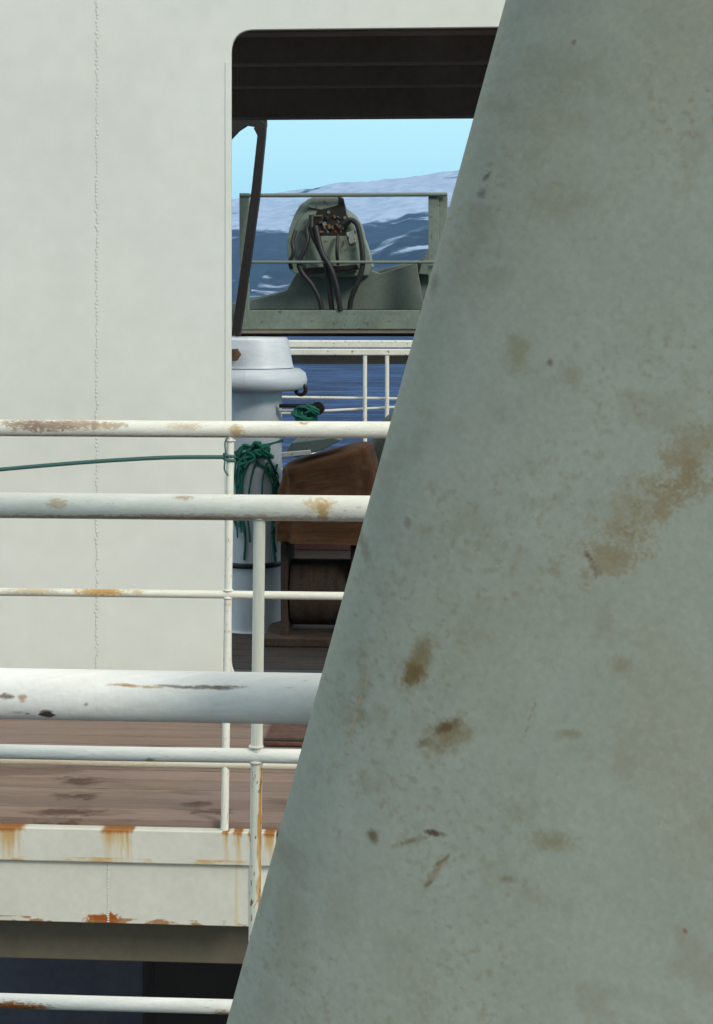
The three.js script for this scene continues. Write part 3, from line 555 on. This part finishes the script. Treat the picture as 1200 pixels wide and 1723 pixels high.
/* ---------- far rail with the sea behind ---------- */
{
  const D = DF, t = thing('bulwark_rail', 'white ship side rail with thin posts and wires above the blue sea', 'railing', [X(600, D), LOW, -D]);
  const x0 = -5, x1 = 5;
  part('cap_rail', box(x0, x1, Y(600, 585, D), Y(600, 573, D), -D - 0.1, -D, 0.01), M.far, t);
  part('lower_rail', box(x0, x1, Y(600, 598, D), Y(600, 587, D), -D - 0.09, -D + 0.015, 0.01), M.far, t);
  part('under_rail_strip', box(x0, x1, Y(600, 613, D + .1), Y(600, 598, D) - 0.001, -D - 0.3, -D - 0.12), M.dark, t);  // darker strip set back below the white rails
  for (const px of [-300, 120, 360, 615, 652, 900, 1200]) part('post', rod(new THREE.Vector3(X(px, D), LOW + 0.0, -D + 0.05), new THREE.Vector3(X(px, D), Y(600, 598, D), -D + 0.05), 0.0165, 10), M.far, t);
  for (const [ya, yb] of [[669, 671], [692, 684], [764, 764], [790, 790]]) part('wire', rod(at(300, ya + (ya - yb) * 1.5, D), at(1000, yb - (ya - yb) * 2, D), 0.011, 8), M.far, t);
  part('coaming', box(x0, x1, LOW, Y(600, 812, D), -D - 0.1, -D - 0.02, 0.01), M.oxide, t);
}
/* ---------- things on the working deck ---------- */
function lump(cxp, wid, y0, y1, z, dep, shape, s, nu = 64, nv = 26) { // draped cover: closed loft with folds
  const pos = [], uv = [], idx = [];
  for (let j = 0; j <= nv; j++) for (let i = 0; i <= nu; i++) {
    const v = j / nv, k = i / nu * 2 * Math.PI, q = shape(v);
    const e = 2 / 5, cx_ = Math.sign(Math.cos(k)) * Math.abs(Math.cos(k)) ** e, sz = Math.sign(Math.sin(k)) * Math.abs(Math.sin(k)) ** e;
    const f = 1 + 0.07 * (1 - v * 0.7) * Math.sin(k * 9 + 2 * Math.sin(v * 4 + s)) + (fbm(cx_ * 3 + 9, sz * 3 + v * 5, s, 4) - 0.5) * 0.14;
    pos.push(cxp + (q.dx || 0) + cx_ * wid / 2 * q.w * f, mix(y0, y1, q.h ?? v) + (q.tilt || 0) * cx_, z + sz * dep / 2 * q.w * f); uv.push(i / nu * 2.2, v * 1.2);
  }
  for (let j = 0; j < nv; j++) for (let i = 0; i < nu; i++) { const a = j * (nu + 1) + i; idx.push(a, a + nu + 1, a + 1, a + 1, a + nu + 1, a + nu + 2); }
  const g = new THREE.BufferGeometry(); g.setAttribute('position', new THREE.Float32BufferAttribute(pos, 3)); g.setAttribute('uv', new THREE.Float32BufferAttribute(uv, 2)); g.setIndex(idx); g.computeVertexNormals(); return g;
}
{
  const D = 10.0, z = -D - 0.3, c = X(528, D), y0 = LOW + 0.023, y1 = Y(540, 770, D);
  const t = thing('canvas_covered_winch', 'brown canvas cover draped over a winch beside the pale pedestal', 'winch', [c, y0, z]);
  const yc = Y(540, 915, D);
  part('cover', lump(c + 0.05, 0.58, yc, y1, z, 0.6, v => v < 0.9 ? { w: 1.1 - 0.26 * v, h: v / 0.9, dx: 0.04 * (1 - v), tilt: mix(-0.01, 0.075, v) } : { w: Math.max(0.001, (1.1 - 0.26 * v) * (1 - (v - 0.9) / 0.1)), h: 1 + 0.02 * Math.sin((v - .9) * 31), dx: 0, tilt: 0.0675 * (1 - (v - 0.9) * 10) }, 5), M.canvas, t);
  for (const dx of [-0.2, 0.2]) part('side_frame', box(c + dx, c + dx + 0.04, y0, y1 - 0.2, z - 0.2, z + 0.2, 0.008), M.winch, t);
  const dr = new THREE.CylinderGeometry(0.19, 0.19, 0.34, 28); dr.rotateZ(Math.PI / 2); dr.translate(c + 0.02, y0 + 0.27, z); part('drum', dr, M.winch, t);
  part('bed_plate', box(c - 0.3, c + 0.34, y0, y0 + 0.05, z - 0.28, z + 0.28, 0.008), M.winch, t);
  part('lid', extrude([[480, 762], [492, 746], [560, 738], [572, 741], [540, 756], [500, 768]], D + 0.05, 0.3, 0.006), M.greyDark, t);
  part('lid_edge', extrude([[474, 762], [522, 758], [522, 764], [474, 769]], D - 0.05, 0.02, 0.002), M.far, t);
}
{
  const D = 12.4, z = -D, c = X(680, D), y0 = LOW + 0.0, y1 = Y(680, 662, D);
  const t = thing('tarpaulin_stack', 'dark green tarpaulin heap piled by the ship side rail', 'tarpaulin', [c, y0, z]);
  part('cover', lump(c + 0.15, 0.95, y0, y1, z - 0.2, 0.9, v => ({ w: v < 0.7 ? 1 - 0.25 * v : Math.max(0.001, 0.825 * Math.sqrt(Math.max(0, 1 - ((v - 0.7) / 0.3) ** 2))), h: v, tilt: 0.06 * v }), 15), M.tarp, t);
}
{ // crank with green rope
  const D = 10.5, q = at(535, 690, D), t = thing('rope_horn', 'dark mooring horn on the pedestal wrapped in green rope', 'rope horn', at(478, 690, D));
  part('bar', rod(at(470, 683, D), at(538, 683, D), 0.012, 10), M.black, t);
  part('bar', rod(at(470, 691, D), at(530, 691, D), 0.01, 10), M.far, t);
  const k = new THREE.CylinderGeometry(0.04, 0.04, 0.05, 14); k.rotateX(Math.PI / 2); k.translate(q.x, q.y + 0.01, q.z); part('knob', k, M.black, t);
  const pts = []; for (let i = 0; i < 60; i++) { const a = i * 0.75; pts.push(new THREE.Vector3(q.x - 0.03 - 0.09 * (i % 7) / 7 + Math.cos(a) * 0.04, q.y + Math.sin(a) * 0.035 - 0.03 * rnd(), q.z + 0.05 + 0.02 * Math.sin(a * 2))); }
  part('rope', tube(pts, 0.0085, 300, 6), M.teal, t);
}
{ // tangle of green rope on the pedestal
  const D = DP, c = at(cx, HY, D), R = 50 * SC(D), t = thing('rope_tangle', 'tangled teal green rope hung round the pale pedestal', 'rope', at(440, 760, D - 0.2));
  const on = (px, py, off = 0.012) => { const q = at(px, py, D), dx = Math.max(-0.98, Math.min(0.98, (q.x - c.x) / (R + off))); return new THREE.Vector3(c.x + dx * (R + off), q.y, -D + Math.sqrt(1 - dx * dx) * (R + off)); };
  const L = (l, r = 0.0085, off = 0.012) => part('strand', tube(l.map(([x, y]) => on(x, y, off)), r, 60, 6), M.teal, t);
  for (let i = 0; i < 16; i++) { const l = []; let x = 425 + rnd() * 35, y = 738 + rnd() * 18; for (let k = 0; k < 6; k++) { l.push([x, y]); x += (rnd() - 0.55) * 26; y += (rnd() - 0.25) * 14; x = Math.max(405, Math.min(470, x)); y = Math.min(785, y); } L(l, 0.009 + rnd() * 0.004, 0.012 + rnd() * 0.05); }
  L([[396, 762], [420, 758], [445, 748], [478, 740]]);
  L([[440, 775], [455, 785], [465, 800], [466, 840], [464, 900], [467, 940]]);
  L([[455, 760], [466, 790], [469, 830], [463, 880], [468, 925]], 0.007);
  L([[428, 770], [416, 800], [414, 850], [420, 900], [418, 935]], 0.008);
  L([[440, 770], [430, 800], [424, 850], [428, 905]], 0.006);
  L([[416, 780], [412, 830], [410, 880]], 0.006);
  for (let i = 0; i < 5; i++) { const l = []; let x = 446 + rnd() * 24, y = 770 + rnd() * 20; for (let k = 0; k < 7; k++) { l.push([Math.min(472, x), y]); x += (rnd() - 0.45) * 16; y += 12 + rnd() * 14; } L(l, 0.004 + rnd() * 0.003, 0.01 + rnd() * 0.02); }
  for (let i = 0; i < 6; i++) { const l = []; let x = 404 + rnd() * 20, y = 765 + rnd() * 15; for (let k = 0; k < 6; k++) { l.push([Math.max(398, x), y]); x += (rnd() - 0.5) * 12; y += 14 + rnd() * 16; } L(l, 0.004 + rnd() * 0.002, 0.008 + rnd() * 0.01); }
}

renderer.render(scene, camera);
